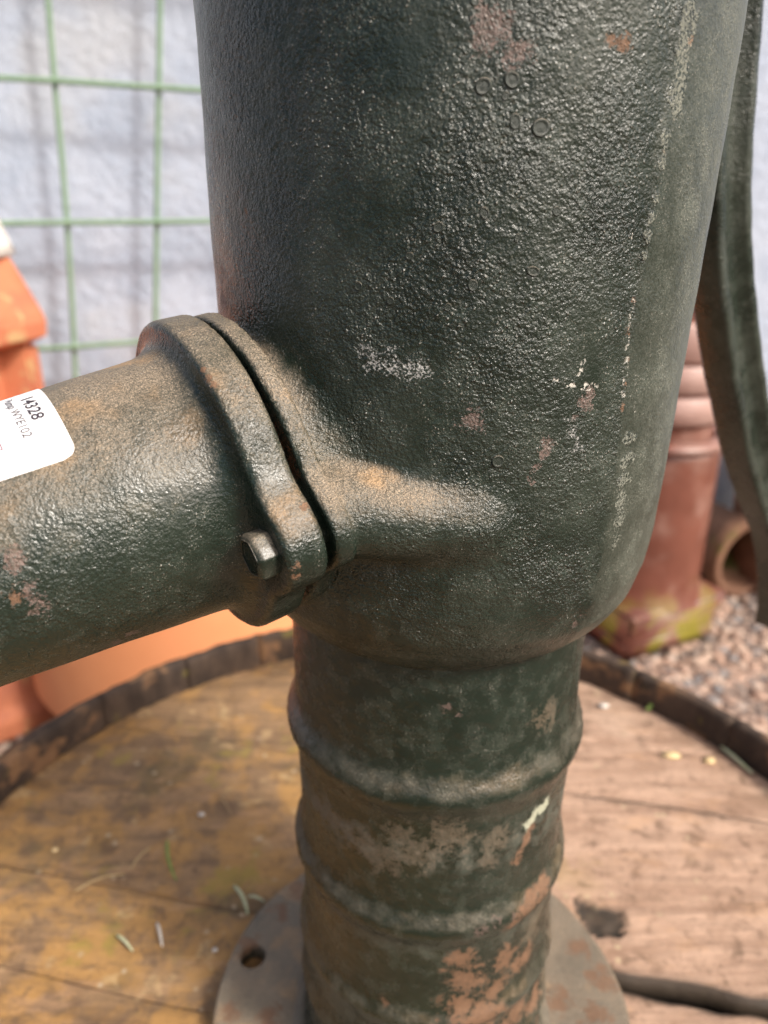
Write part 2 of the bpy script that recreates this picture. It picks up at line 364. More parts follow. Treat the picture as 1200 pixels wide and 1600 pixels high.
M['column'] = paint('cast_iron_paint_column', dust=.55, peel=.55, film=.03, dust_lo=.05, dust_hi=.9, low_dust=[(.160, .010, .42), (.116, .009, .2), (.070, .01, .3)], chips=('tan', 'pink', 'rust', 'streak'))
COL_MARKS = dict(
    rust=hblob([(730, 1530), (715, 1575), (750, 1590), (790, 1500), (775, 1545), (820, 1500), (835, 1550), (800, 1590), (850, 1590), (600, 1565), (725, 1500)], [.0055, .0055, .007, .0045, .004, .0045, .006, .006, .006, .0016, .004], .0535)+along((845, 1385), (800, 1440), 4, .0032, .0545)+along((832, 1295), (812, 1345), 5, .0018, .0535),
    pink=along((800, 1430), (750, 1450), 3, .0018, .0545)+hblob([(700, 1105), (715, 1118)], [.0014, .0010], .0535),
    tan=hblob([(775, 1320), (765, 1345), (520, 1280), (560, 1320), (600, 1345), (650, 1335), (700, 1310), (860, 1410), (855, 1470), (500, 1265), (850, 1120), (620, 1300), (840, 1440), (850, 1520)], [.0045, .0035, .004, .006, .006, .006, .006, .006, .007, .004, .004, .004, .006, .006], .0535),
    streak=along((852, 1255), (825, 1290), 4, .0017, .0535))
M['spout'] = paint('cast_iron_paint_spout', dust=.85, peel=.85, film=.07, dust_lo=.22, dust_hi=1.0, chips=('rust', 'pink'))
M['flange'] = paint('cast_iron_paint_base', dust=.95, peel=.9, film=.3, dust_lo=-.1, dust_hi=.6, chips=('tan', 'rust'))
BASE_MARKS = dict(
    rust=[(*on_z(px, py, .011), r) for (px, py), r in zip([(470, 1390), (440, 1425), (385, 1478), (930, 1590), (870, 1560), (905, 1480), (360, 1585), (420, 1590), (940, 1530)], [.005, .004, .004, .005, .005, .004, .004, .004, .005])],
    tan=[(*on_z(px, py, .011), r) for (px, py), r in zip([(440, 1500), (420, 1560), (460, 1450), (910, 1560), (890, 1500), (960, 1580), (370, 1590), (890, 1450)], [.02, .022, .02, .03, .03, .02, .012, .02])])
M['blister'] = paint('blister_paint', dust=.5, peel=.4, film=.16)
M['handle'] = paint('cast_iron_paint_handle', dust=.6, peel=.8, film=.20)

# ------------------------------------------------------------------ setting: ground, gravel, wall with mesh panel
GZ = -.35
V, F = lathe([(0.001, GZ-.012), (1., GZ-.012), (6., GZ-.012)], 48); gm = mesh_np('ground', V, F, M['soil'])
obj('ground', gm, kind='structure')
WA = np.array([CAM_POS[0]+1.37*math.sin(R(-20)), CAM_POS[1]+1.37*math.cos(R(-20))]); WANG = R(14.); WU = np.array([math.cos(WANG), math.sin(WANG)]); WN = np.array([WU[1], -WU[0]])
def on_wall(px, py, off=0.):
    d = ray(px, py); o = np.append(WA+WN*off, 0); n = np.append(WN, 0); return CAM_POS+d*(((o-CAM_POS)@n)/(d@n))
nu, nv = 200, 120; uu, vv = np.meshgrid(np.linspace(-2.2, 3.4, nu), np.linspace(GZ-.02, 2.0, nv), indexing='ij')
dz = vnoise(uu*9, vv*9, 3)*.004+vnoise(uu*2, vv*2, 4)*.004
V = np.stack([WA[0]+WU[0]*uu+WN[0]*dz, WA[1]+WU[1]*uu+WN[1]*dz, vv], -1).reshape(-1, 3)
i, j = np.meshgrid(np.arange(nu-1), np.arange(nv-1), indexing='ij'); q = i*nv+j
Fw = np.stack([q, q+nv, q+nv+1, q+1], -1).reshape(-1, 4)
Vb = V-np.append(WN, 0)*.15*1.0; Vb = V+np.array([-WN[0]*.16, -WN[1]*.16, 0])
ring = np.r_[np.arange(nu)*nv, (nu-1)*nv+np.arange(1, nv), np.arange(nu-2, -1, -1)*nv+nv-1, np.arange(nv-2, 0, -1)]; r2 = np.roll(ring, -1)
side = np.stack([ring, ring+nu*nv, r2+nu*nv, r2], -1)
obj('roughcast_wall', mesh_np('wall', np.r_[V, Vb], np.r_[Fw, Fw[:, ::-1]+nu*nv, side], M['wall']), label='pale blue-grey roughcast wall behind the wire mesh and clay pots', cat='wall')

def tube(pts, r, n=8):
    pts = np.array(pts, float); m = len(pts); T = np.gradient(pts, axis=0); T /= np.linalg.norm(T, axis=1)[:, None]
    ref = np.array([0, 0, 1.]) if abs(T[0][2]) < .8 else np.array([1., 0, 0])
    A = np.cross(T, ref); A /= np.linalg.norm(A, axis=1)[:, None]; B = np.cross(T, A)
    rr = np.broadcast_to(np.asarray(r, float), (m,))
    th = np.linspace(0, 2*np.pi, n, endpoint=False)
    V = (pts[:, None]+rr[:, None, None]*(np.cos(th)[None, :, None]*A[:, None]+np.sin(th)[None, :, None]*B[:, None])).reshape(-1, 3)
    i, j = np.meshgrid(np.arange(m-1), np.arange(n), indexing='ij'); j2 = (j+1) % n
    F = np.stack([i*n+j, i*n+j2, (i+1)*n+j2, (i+1)*n+j], -1).reshape(-1, 4)
    c0 = len(V); V = np.r_[V, pts[:1], pts[-1:]]; k = np.arange(n); k2 = (k+1) % n
    F = np.r_[F, np.stack([k2, k, np.full(n, c0), np.full(n, c0)], -1)*1, np.stack([(m-1)*n+k, (m-1)*n+k2, np.full(n, c0+1), np.full(n, c0+1)], -1)]
    return V, F
def tube_mesh(name, pts, r, mat, n=8):
    V, F = tube(pts, r, n); m = bpy.data.meshes.new(name)
    m.from_pydata(V.tolist(), [], [list(dict.fromkeys(f)) for f in F.tolist()]); m.update()
    for p in m.polygons: p.use_smooth = True
    m.materials.append(mat); return m
mesh_t = thing('wire_mesh_panel', 'green plastic coated wire mesh panel standing against the pale roughcast wall', 'wire mesh')
MOFF = .050
vw = [[(75, 0), (85, 125), (97, 250), (105, 350), (113, 480), (118, 590)], [(250, 0), (248, 140), (246, 250), (245, 350), (243, 500)]]
def line_wall(pix, off): return [on_wall(px, py, off) for px, py in pix]
for pix in vw:
    P = line_wall(pix, MOFF); top = P[0]+(P[0]-P[1])*4; bot = P[-1]+(P[-1]-P[-2])/np.linalg.norm(P[-1]-P[-2])*((P[-1][2]-GZ)/1.0)
    bot[2] = GZ-.005; obj('wire', tube_mesh('wire', [top]+P+[bot], .0043, M['green_wire']), mesh_t)
u0 = on_wall(246, 350, MOFF); du = (on_wall(246, 350, MOFF)-on_wall(100, 350, MOFF)); du[2] = 0
for k in [-3, -2] + list(range(1, 5)):
    p = u0+du*k; wob = rng.uniform(-.006, .006, 4)
    obj('wire', tube_mesh('wire', [(p[0]+WU[0]*w, p[1]+WU[1]*w, z) for w, z in zip(wob, (GZ-.005, .1, .5, 1.05))], .0043, M['green_wire']), mesh_t)
hw = [[(0, 122), (85, 126), (248, 137), (310, 141)], [(0, 349), (105, 348), (245, 347), (322, 346)], [(70, 545), (117, 542), (210, 535), (320, 530)]]
HZ = []
for pix in hw:
    P = line_wall(pix, MOFF+.0088); a = P[0]-du*3; b = P[-1]+du*3.6; a[2] = P[0][2]; b[2] = P[-1][2]; HZ.append(P[1][2])
    obj('wire', tube_mesh('wire', [a]+P+[b], .0043, M['green_wire']), mesh_t)
st = HZ[0]-HZ[1]
for z in (HZ[0]+st, HZ[0]+2*st, HZ[0]+3*st, HZ[2]-st, HZ[2]-2*st):
    if z > GZ: obj('wire', tube_mesh('wire', [(*(u0+du*k)[:2]+WN*.0088, z+rng.uniform(-.003, .003)) for k in (-3, -1, 1, 3, 4.1)], .0043, M['green_wire']), mesh_t)

# gravel: thousands of pebbles in one mesh
def ico_pts():
    bm = bmesh.new(); bmesh.ops.create_icosphere(bm, subdivisions=1, radius=1); v = np.array([x.co[:] for x in bm.verts]); f = np.array([[x.index for x in p.verts] for p in bm.faces]); bm.free(); return v, f
IV, IF = ico_pts(); gv = []; gf = []; gt = []; nb = 0
for t in range(7000):
    if t < 5200: p = on_z(rng.uniform(880, 1330), rng.uniform(905, 1330), GZ)[:2]+rng.uniform(-.02, .02, 2)
    else: p = on_z(rng.uniform(-250, 480), rng.uniform(1000, 1330), GZ)[:2]+rng.uniform(-.02, .02, 2)
    if (p-WA)@WN < .02 or np.hypot(p[0]+.005, p[1]-.044) < .29: continue
    s = rng.uniform(.006, .015); sc = s*np.array([rng.uniform(.8, 1.3), rng.uniform(.7, 1.1), rng.uniform(.5, .8)]); a = rng.uniform(0, 6.28)
    v = IV*(1+rng.uniform(-.16, .16, (len(IV), 1)))*sc; v = np.stack([v[:, 0]*math.cos(a)-v[:, 1]*math.sin(a), v[:, 0]*math.sin(a)+v[:, 1]*math.cos(a), v[:, 2]], -1)
    gv.append(v+np.array([p[0], p[1], GZ-.006+rng.uniform(-.004, .006)])); gf.append(IF+nb); nb += len(IV); gt.append(np.full(len(IV), rng.uniform()))
gmesh = mesh_np('gravel', np.concatenate(gv), np.concatenate(gf), M['pebble'])
gmesh.attributes.new('tint', 'FLOAT', 'POINT').data.foreach_set('value', np.concatenate(gt).astype(np.float32))
obj('gravel', gmesh, kind='stuff', label='pinkish gravel of small stones covering the ground round the pots', cat='gravel')

# ------------------------------------------------------------------ barrel
BC = np.array([-.0054, .044]); BR = .281; BA = R(-11.2); BU = np.array([math.cos(BA), math.sin(BA)]); BV = np.array([-BU[1], BU[0]])
barrel = thing('barrel', 'upturned half barrel of weathered wooden boards that carries the iron pump', 'barrel', (BC[0], BC[1], GZ))
BO = Vector((BC[0], BC[1], GZ)); bcv = BC@BV; bcu = BC@BU
GAPV = .0382
joints = [-.30, -.172, -.060, GAPV-bcv, .128, .222, .30]
for k in range(len(joints)-1):
    v0, v1 = joints[k], joints[k+1]; v0 = max(v0, -BR+.0015); v1 = min(v1, BR-.0015)
    nv = max(8, int((v1-v0)/.0024)); nu = 230
    tv = np.linspace(0, 1, nv); tu = np.linspace(0, 1, nu)
    vv = v0+(v1-v0)*tv; half = np.sqrt(np.maximum(BR**2-vv**2, 1e-6))-.0004
    U = -half[None]+2*half[None]*tu[:, None]; Vv = np.repeat(vv[None], nu, 0)
    uw = U+bcu; vw_ = Vv+bcv
    # open the rotten joint to the right of the pump, hair-line elsewhere
    def gapw(u): return .0003+.0053*np.clip((u-.078)/.012, 0, 1)*(1+.18*vnoise(u*50, u*0, 5))
    shrink = np.full_like(U, .0005)
    if abs(v1-(GAPV-bcv)) < 1e-6: vw_ = vw_-tv[None]*gapw(uw)*(1+.12*vnoise(uw*70, uw*0, 9)); Vv = vw_-bcv
    elif abs(v0-(GAPV-bcv)) < 1e-6: vw_ = vw_+(1-tv[None])*gapw(uw)*(1+.12*vnoise(uw*70, uw*0, 11)); Vv = vw_-bcv
    else: Vv = v0+.0002+(v1-v0-.0004)*np.repeat(tv[None], nu, 0); vw_ = Vv+bcv
    z = .0007*vnoise(uw*9, vw_*160, 21)+.0006*vnoise(uw*30, vw_*420, 22)+.0012*vnoise(uw*14, vw_*14, 23)+.0004*vnoise(uw*300, vw_*300, 24)
    ed = np.minimum(tv, 1-tv)[None]*(v1-v0)+0*Vv; z -= .0003*np.exp(-np.maximum(ed, 0)/.0012)
    un = uw+.0035*vnoise(uw*170, vw_*170, 31)+.002*vnoise(uw*420, vw_*420, 32); vn = vw_+.0025*vnoise(uw*170, vw_*170, 33)+.0015*vnoise(uw*420, vw_*420, 36)
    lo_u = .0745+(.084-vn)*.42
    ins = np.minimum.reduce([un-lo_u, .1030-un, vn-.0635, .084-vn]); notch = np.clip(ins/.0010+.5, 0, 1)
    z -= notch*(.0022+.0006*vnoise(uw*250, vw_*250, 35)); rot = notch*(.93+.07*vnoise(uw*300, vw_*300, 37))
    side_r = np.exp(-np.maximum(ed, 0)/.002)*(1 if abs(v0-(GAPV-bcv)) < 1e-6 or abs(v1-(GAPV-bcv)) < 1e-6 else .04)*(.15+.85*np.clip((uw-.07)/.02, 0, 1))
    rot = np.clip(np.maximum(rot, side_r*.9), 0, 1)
    W = (BU[None, None]*(U)[..., None]+BV[None, None]*Vv[..., None])
    top = np.concatenate([W, (z-GZ)[..., None]], -1).reshape(-1, 3); botm = top.copy(); botm[:, 2] = -GZ-.022
    i, j = np.meshgrid(np.arange(nu-1), np.arange(nv-1), indexing='ij'); q = i*nv+j
    Ft = np.stack([q, q+nv, q+nv+1, q+1], -1).reshape(-1, 4); n0 = nu*nv
    ring = np.r_[np.arange(nu)*nv, (nu-1)*nv+np.arange(1, nv), np.arange(nu-2, -1, -1)*nv+nv-1, np.arange(nv-2, 0, -1)]; r2 = np.roll(ring, -1)
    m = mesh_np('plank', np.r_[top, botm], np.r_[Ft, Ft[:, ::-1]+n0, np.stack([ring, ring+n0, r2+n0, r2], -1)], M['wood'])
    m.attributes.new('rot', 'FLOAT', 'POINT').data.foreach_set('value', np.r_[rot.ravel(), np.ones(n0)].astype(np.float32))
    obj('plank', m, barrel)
nst = 24
edges = np.cumsum(np.r_[0, rng.uniform(.75, 1.25, nst)]); edges = edges/edges[-1]*2*np.pi+.13
for k in range(nst):
    a0, a1 = edges[k]+.0012, edges[k+1]-.0012; zt = .0275+rng.uniform(-.0010, .0010); tk = rng.uniform(-.0004, .0004)
    na = 12; aa = np.linspace(a0, a1, na)
    prof = [(BR+.0205, .0), (BR+.036, .12), (BR+.032, .2), (BR+.012, .318), (BR+.0095, zt-GZ-.006), (BR+.0065, zt-GZ), (BR+.0012, zt-GZ-.0008), (BR-.0003, zt-GZ-.004), (BR-.0002, zt-GZ-.016), (BR+.0003, -GZ-.026), (BR+.018, .2), (BR+.004, 0)]
    V = []
    for pi, (r, z) in enumerate(prof):
        for a in aa:
            w = (vnoise(np.array(a*26), np.array(z*60), 50+k)*.0011+vnoise(np.array(a*70), np.array(z*140), 80)*.0006) if 3 <= pi <= 8 else 0
            V.append(((r+tk+w)*math.cos(a), (r+tk+w)*math.sin(a), z+(w*1.1 if 4 <= pi <= 7 else 0)))
    m = len(prof); Fq = []
    for pi in range(m):
        p2 = (pi+1) % m
        for q in range(na-1): Fq.append((pi*na+q, pi*na+q+1, p2*na+q+1, p2*na+q))
    bm = bmesh.new(); vs = [bm.verts.new(v) for v in V]
    for f in Fq: bm.faces.new([vs[x] for x in f])
    bm.faces.new([vs[pi*na] for pi in range(m)]); bm.faces.new([vs[pi*na+na-1] for pi in range(m)])
    me = mesh_bm('stave', bm, M['chime'], True)
    for p in me.polygons: p.use_smooth = len(p.vertices) == 4
    obj('stave', me, barrel)
for z0, z1, ra, rb in ((.327, .3725, BR+.0118, BR+.0088), (.13, .17, BR+.0385, BR+.0365)):
    def jit(rr, zz, tt): return rr+.0006*np.sin(tt*7+1)+.0004*np.sin(tt*23), zz+(.0012*np.sin(tt*5+.5)+.0008*np.sin(tt*17)+.0005*np.sin(tt*41))*(zz > z1-.004)
    V, F = lathe([(ra, z0), (ra+.0028, z0), (rb+.0028, z1), (rb+.0020, z1+.0006), (rb+.0004, z1), (ra, z0)], 180, jit)
    obj('hoop', mesh_np('hoop', V, F, M['iron_rust']), barrel)

# ------------------------------------------------------------------ pump
pump = thing('hand_pump', 'dark green painted cast iron hand pump with side spout on the barrel', 'pump')
TH, PH = R(34), R(8.5)
e_s = np.array([-math.cos(TH), -math.sin(TH), 0]); d_s = np.array([e_s[0]*math.cos(PH), e_s[1]*math.cos(PH), -math.sin(PH)])
a_s = np.array([math.sin(TH), -math.cos(TH), 0]); P0 = e_s*.0765+a_s*.002+np.array([0, 0, .2952]); b_s = np.cross(a_s, d_s); b_s *= np.sign(b_s[2])
RS, KS = .0363, -.070
def local(x, y, z):
    dx, dy, dz = x-P0[0], y-P0[1], z-P0[2]
    return dx*a_s[0]+dy*a_s[1]+dz*a_s[2], dx*b_s[0]+dy*b_s[1]+dz*b_s[2], dx*d_s[0]+dy*d_s[1]+dz*d_s[2]
def outline(a, b, rc, lug_a, lug_b, lr, k=.010):
    """2-D distance: disc with a lug on either side"""
    d = np.hypot(a, b)-rc
    for sg in (1, -1):
        t = np.clip((a*sg*lug_a+b*lug_b)/(lug_a**2+lug_b**2), 0, 1)
        d = smin(d, np.hypot(a-sg*t*lug_a, b-t*lug_b)-lr, k)
    return d
def slab(d2, s, s0, s1, rnd):
    ds = np.maximum(s0-s, s-s1); q1 = d2+rnd; q2 = ds+rnd
    return np.minimum(np.maximum(q1, q2), 0)+np.hypot(np.maximum(q1, 0), np.maximum(q2, 0))-rnd
def lump(x, y, z, a): return a*(np.sin(x*61+y*37+1.)*np.sin(y*53-z*41)+.7*np.sin(z*83+x*47)*np.sin(x*71-y*93+2)+.4*np.sin(x*190+z*170)*np.sin(y*210-z*150))
hp = np.array([(.0745, .505), (.0760, .500), (.0760, .488), (.0732, .484), (.0724, .41), (.0717, .35), (.0709, .295), (.0700, .272), (.0686, .2600), (.0660, .2508), (.0618, .2435), (.0572, .2385), (.0535, .2352), (.0525, .2320)])
zs, rs_ = hp[::-1, 1], hp[::-1, 0]; slope = np.gradient(rs_, zs)
RIB0 = P0+a_s*.0365-b_s*.0045-d_s*.009; RIB1 = on_cyl(738, 812, .0648)
RIB1 = RIB1*np.array([.99, .99, 1])
def f_head(x, y, z):
    r = np.hypot(x, y); pr = np.interp(z, zs, rs_); sl_ = np.interp(z, zs, slope)
    d = (r-pr)/np.sqrt(1+np.minimum(sl_, 3)**2)
    d = smax(d, np.maximum(z-.505, .2325-z), .004)
    az = np.arctan2(y, x); sd = (az+.985)*.072
    d = d-.00045*np.exp(-(sd/.0012)**2)*(.6+.4*np.sin(z*190)*np.sin(z*67+1))-.00025/(1+np.exp(-sd/.0006))*(np.abs(az) < 1.6)
    a, b, s = local(x, y, z)
    boss = slab(outline(a, b+.001, .0352, .0345, -.0060, .0078, .012), s, -.070, -.0035, .001)
    vx, vy, vz = x-RIB0[0], y-RIB0[1], z-RIB0[2]; rd = RIB1-RIB0
    t = np.clip((vx*rd[0]+vy*rd[1]+vz*rd[2])/(rd@rd), 0, 1)
    d = smin(d, boss, .0055)
    rib = np.sqrt((vx-t*rd[0])**2+(vy-t*rd[1])**2+((vz-t*rd[2])*1.0)**2)-(.0116-.0016*t)
    d = smin(d, rib, .0042)
    front = -.0004-.042*np.clip(.044-b, 0, .055)
    strip = slab(outline(a, b, .0422, .0405, -.0048, .0110, .008), s-front, -.0056, 0., .0008)
    d = smin(d, strip, .0008)
    return d+lump(x, y, z, .00028)
V, F = surface_nets(f_head, (-.115, -.105, .2275), (.082, .082, .511), .00125)
head = obj('head', marks(mesh_np('head', V, F, M['head']), V, **{k: [(x, y, z, r*(1. if k == 'crust' else .66)) for x, y, z, r in v] for k, v in HEAD_MARKS.items()}), pump)
def f_spout(x, y, z):
    a, b, s = local(x, y, z)
    pr = RS+KS*np.minimum(s, .09)-.02*np.maximum(s-.09, 0)
    rr = np.hypot(a, b); d = rr-pr
    d = np.maximum(np.maximum(d, s-.17), .0025-s)
    d = smax(d, -np.maximum(rr-(pr-.006), .10-s), .003)
    fl = slab(outline(a, b, .0432, .0417, -.0042, .0117, .009), s, .0004, .0112, .0019)
    d = smin(d, fl, .0068)
    return d+lump(x, y, z, .00025)
cs = np.array([P0+d_s*s+a_s*q*.062+b_s*w*.055 for s in (-.004, .176) for q in (-1, 1) for w in (-1, 1)])
V, F = surface_nets(f_spout, cs.min(0)-.002, cs.max(0)+.002, .0013)
def on_spout(px, py):
    d = ray(px, py); t = np.arange(.10, .32, .0002); X = CAM_POS+d*t[:, None]; v = f_spout(*X.T); k = np.argmax(v < 0); return X[k]
SP_MARKS = dict(rust=[(*on_spout(*q[:2]), q[2]) for q in ((317, 577, .0010), (326, 590, .0011), (334, 602, .0010), (380, 604, .0008), (478, 790, .0012), (463, 885, .0012), (464, 900, .0012), (28, 938, .0022))],
    pink=[(*on_spout(*q[:2]), q[2]) for q in ((50, 930, .0025), (58, 950, .0022), (20, 875, .002), (205, 990, .002), (180, 1005, .0018))])
spout = obj('spout', marks(mesh_np('spout', V, F, M['spout']), V, **{k: [(x, y, z, r*.75) for x, y, z, r in v] for k, v in SP_MARKS.items()}), pump)
# hexagon bolts through the lugs
def bolt_mesh():
    bm = bmesh.new(); rings = []
    for r, z in ((.0050, -.003), (.0066, 0.), (.0068, .0046), (.0060, .0058), (.0048, .0060), (.0044, .0054)):
        rings.append([bm.verts.new((r*math.cos(R(60*k+12)), r*math.sin(R(60*k+12)), z)) for k in range(6)])
    for p, q in zip(rings[:-1], rings[1:]):
        for k in range(6): bm.faces.new((p[k], p[(k+1) % 6], q[(k+1) % 6], q[k]))
    bm.faces.new(rings[-1]); bm.faces.new(rings[0][::-1])
    bmesh.ops.bevel(bm, geom=[e for e in bm.edges], offset=.0006, segments=2, profile=.6, affect='EDGES')
    return mesh_bm('bolt', bm, M['bolt'], True)
bme = bolt_mesh(); ax_m = Matrix((a_s, b_s, d_s)).transposed().to_4x4()
for sg in (1, -1):
    o = obj('bolt', bme, pump); o.matrix_local = Matrix.Translation(P0+a_s*sg*.0437+b_s*-.0040+d_s*.0108) @ ax_m @ Matrix.Diagonal((.90, .90, .88, 1))
# column with cast rings
def ringed(z):
    r = .0532-.0006*np.clip((.17-z)/.02, 0, 1)+.0012*np.clip((.10-z)/.08, 0, 1)
    for z0, h, up, dn in ((.1860, .0036, .0066, .0072), (.1255, .0032, .0062, .0066), (.0765, .0024, .0052, .0052), (.0480, .0022, .005, .005)):
        t = z-z0; w = np.where(t > 0, up, dn); r = r+h*np.exp(-np.abs(t/w)**2.2)
    return r+.010*np.exp(-np.maximum(z-.010, 0)/.0035)
cz = np.arange(.242, .0060, -.0011); cp = list(zip(ringed(cz), cz))
def cj(rr, zz, tt):
    x, y = rr*np.cos(tt), rr*np.sin(tt); sd = (tt-(2*np.pi-.86))*.053
    return rr-lump(x, y, zz, .00013)+.00040/(1+np.exp(-sd/.0005))*(sd < .03)+.0002*vnoise(tt*30, zz*700, 8), zz
V, F = lathe(cp, 320, cj); column = obj('column', marks(mesh_np('column', V, F[:, ::-1], M['column']), V, **COL_MARKS), pump)
def f_base(x, y, z):
    r = np.hypot(x, y); d = slab(r-.0985-.0004*np.sin(5*np.arctan2(y, x)), z, .0012, .0114, .0016)
    for ang in (165, 285, 45):
        d = smax(d, -(np.hypot(x-.0874*math.cos(R(ang)), y-.0874*math.sin(R(ang)))-.0062), .0015)
    d = np.maximum(d, .050-r)
    return d+lump(x, y, z, .0003)
V, F = surface_nets(f_base, (-.102, -.102, -.002), (.102, .102, .0145), .0011)
obj('base_flange', marks(mesh_np('base_flange', V, F, M['flange']), V, **BASE_MARKS), pump)
# paint blisters on the head
bl = [(845, 200, .0019), (755, 135, .0016), (800, 125, .0016), (805, 190, .0015), (833, 424, .0015), (739, 446, .0012), (685, 355, .0012), (757, 333, .0013), (808, 372, .0010), (778, 721, .0017), (560, 447, .0011), (640, 400, .0009), (790, 150, .0009), (700, 480, .0009), (610, 470, .0009), (870, 330, .0009)]
bp = [(.2, .10), (.5, .05), (.72, .05), (.86, .26), (.98, .20), (1.12, -.10)]
V, F = lathe(bp[:1]+bp, 20); V = np.array(V)
blm = mesh_np('paint_blister', np.r_[V, [[0, 0, .30]]], np.r_[F], M['head']); bm = bmesh.new(); bm.from_mesh(blm); bmesh.ops.remove_doubles(bm, verts=bm.verts, dist=1e-4); bmesh.ops.holes_fill(bm, edges=bm.edges, sides=30)
for v in [v for v in bm.verts if not v.link_faces]: bm.verts.remove(v)
blm = mesh_bm('paint_blister', bm, None, True)
blm.materials.append(M['blister'])
for px, py, r in bl:
    X = on_cyl(px, py, .0718)
    for _ in range(6):
        v = f_head(*X); X = X-ray(px, py)/np.linalg.norm(ray(px, py))*-float(v)*.7
    n = Vector((X[0], X[1], 0)).normalized(); o = obj('paint_blister', blm, head)
    o.matrix_local = Matrix.Translation(Vector(X)+n*.00005) @ n.to_track_quat('Z', 'Y').to_matrix().to_4x4() @ Matrix.Rotation(rng.uniform(0, 6), 4, 'Z') @ Matrix.Diagonal((r*rng.uniform(.6, 1.05), r*rng.uniform(.8, 1.05), r*rng.uniform(.45, .75), 1))
# handle, a curved bar with a channel on each side
TH2 = R(38); e_h = np.array([math.cos(TH2), math.sin(TH2), 0]); n_h = np.array([math.sin(TH2), -math.cos(TH2), 0])
inner = np.array([(.060, .560), (.088, .530), (.106, .49), (.1165, .44), (.124, .405), (.1325, .371), (.142, .347), (.153, .326), (.166, .304), (.179, .284), (.198, .256), (.222, .2245), (.2480, .198), (.2660, .176), (.2790, .152), (.2860, .130), (.2885, .116)])
tt = np.r_[0, np.cumsum(np.hypot(*np.diff(inner, axis=0).T))]; ts = np.linspace(0, tt[-1], 110)
def smooth_interp(x, xp, fp, it=14):
    y = np.interp(x, xp, fp)
    for _ in range(it): y[1:-1] = (y[:-2]+2*y[1:-1]+y[2:])/4
    return y
rho, zz = smooth_interp(ts, tt, inner[:, 0]), smooth_interp(ts, tt, inner[:, 1])
T = np.stack([np.gradient(rho), np.gradient(zz)], -1); T /= np.linalg.norm(T, axis=1)[:, None]; Nr = np.stack([-T[:, 1], T[:, 0]], -1)
wv = np.interp(ts/ts[-1], [0, .3, .75, .95, 1], [.028, .0262, .025, .019, .013]); tk = np.interp(ts/ts[-1], [0, .7, 1], [.0085, .0080, .0062])
hpz = [(0, -1), (0, 1)]
profh = [(.0, -.80), (.0, .80), (.03, .95), (.08, 1.), (.17, 1.), (.24, .90), (.32, .52), (.42, .46), (.58, .46), (.70, .52), (.79, .90), (.84, 1.), (.94, 1.), (.985, .93), (1., .8), (1., -.8), (.985, -.93), (.94, -1.), (.84, -1.), (.79, -.9), (.70, -.52), (.58, -.46), (.42, -.46), (.32, -.52), (.24, -.9), (.17, -1.), (.08, -1.), (.03, -.95)]
Vh = []
for k in range(len(ts)):
    for u, w in profh:
        c = np.array([rho[k], zz[k]])+Nr[k]*u*wv[k]; p = e_h*c[0]+np.array([0, 0, c[1]])+n_h*w*tk[k]
        Vh.append(p+n_h*.0003*math.sin(k*.9+u*5)*math.sin(k*.37)+e_h*.0003*math.sin(k*.53+w*3))
m = len(profh); bm = bmesh.new(); vs = [bm.verts.new(v) for v in Vh]
for k in range(len(ts)-1):
    for q in range(m): bm.faces.new((vs[k*m+q], vs[k*m+(q+1) % m], vs[(k+1)*m+(q+1) % m], vs[(k+1)*m+q]))
bm.faces.new(vs[:m][::-1]); bm.faces.new(vs[-m:])
hm = mesh_bm('handle', bm, M['handle'], True)
for p in hm.polygons: p.use_smooth = len(p.vertices) == 4
obj('handle', hm, pump)
# fulcrum bracket above the frame that carries the handle
bm = bmesh.new(); rot = Matrix.Rotation(TH2, 3, 'Z')
for sg in (-1, 1): box(bm, Vector(e_h*.064+np.array([0, 0, .530]))+Vector(n_h*sg*.0135), (.040, .008, .075), rot)
bmesh.ops.bevel(bm, geom=bm.edges[:], offset=.002, segments=2, affect='EDGES'); br = obj('fulcrum_bracket', mesh_bm('fulcrum_bracket', bm, M['handle'], False), pump)
Vp, Fp = tube([e_h*.074+np.array([0, 0, .550])+n_h*s for s in (-.021, -.01, .01, .021)], .0045, 12)
obj('pivot_pin', tube_mesh('pivot_pin', [e_h*.074+np.array([0, 0, .550])+n_h*s for s in (-.021, -.01, .01, .021)], .0045, M['bolt'], 12), pump)

# price label wrapped round the spout, with its print
def cone(s, ang, off):
    s = np.asarray(s, float); ang = np.asarray(ang, float); r = RS+KS*s+off
    X = P0+d_s*s[..., None]+(np.sin(ang)*r)[..., None]*a_s+(np.cos(ang)*r)[..., None]*b_s
    return X-d_s*0
LS0, LS1, LA0, LA1 = .0413, .096, R(-46), R(44.3); LR = .0031; rm = .0331
na, ns = 90, 60; aa = np.linspace(LA0, LA1, na); V = []
for a in aa:
    e1 = min((LA1-a)*rm, (a-LA0)*rm); ins = LR-math.sqrt(max(LR**2-(LR-e1)**2, 0)) if e1 < LR else 0
    V.append(cone(np.linspace(LS0+ins, LS1-ins, ns), np.full(ns, a), .00042))
V = np.concatenate(V); i, j = np.meshgrid(np.arange(na-1), np.arange(ns-1), indexing='ij'); q = i*ns+j
F = np.stack([q, q+1, q+ns+1, q+ns], -1).reshape(-1, 4)
ctr = np.repeat((P0+d_s*.06)[None], len(V), 0); V2 = V-(V-ctr)*.004
ring = np.r_[np.arange(ns), np.arange(1, na)*ns+ns-1, (na-1)*ns+np.arange(ns-2, -1, -1), np.arange(na-2, 0, -1)*ns]; r2 = np.roll(ring, -1); n0 = len(V)
lab = obj('price_label', mesh_np('price_label', np.r_[V, V2], np.r_[F, F[:, ::-1]+n0, np.stack([ring, ring+n0, r2+n0, r2], -1)], M['label']), pump, label='white paper stock label with rounded corner')
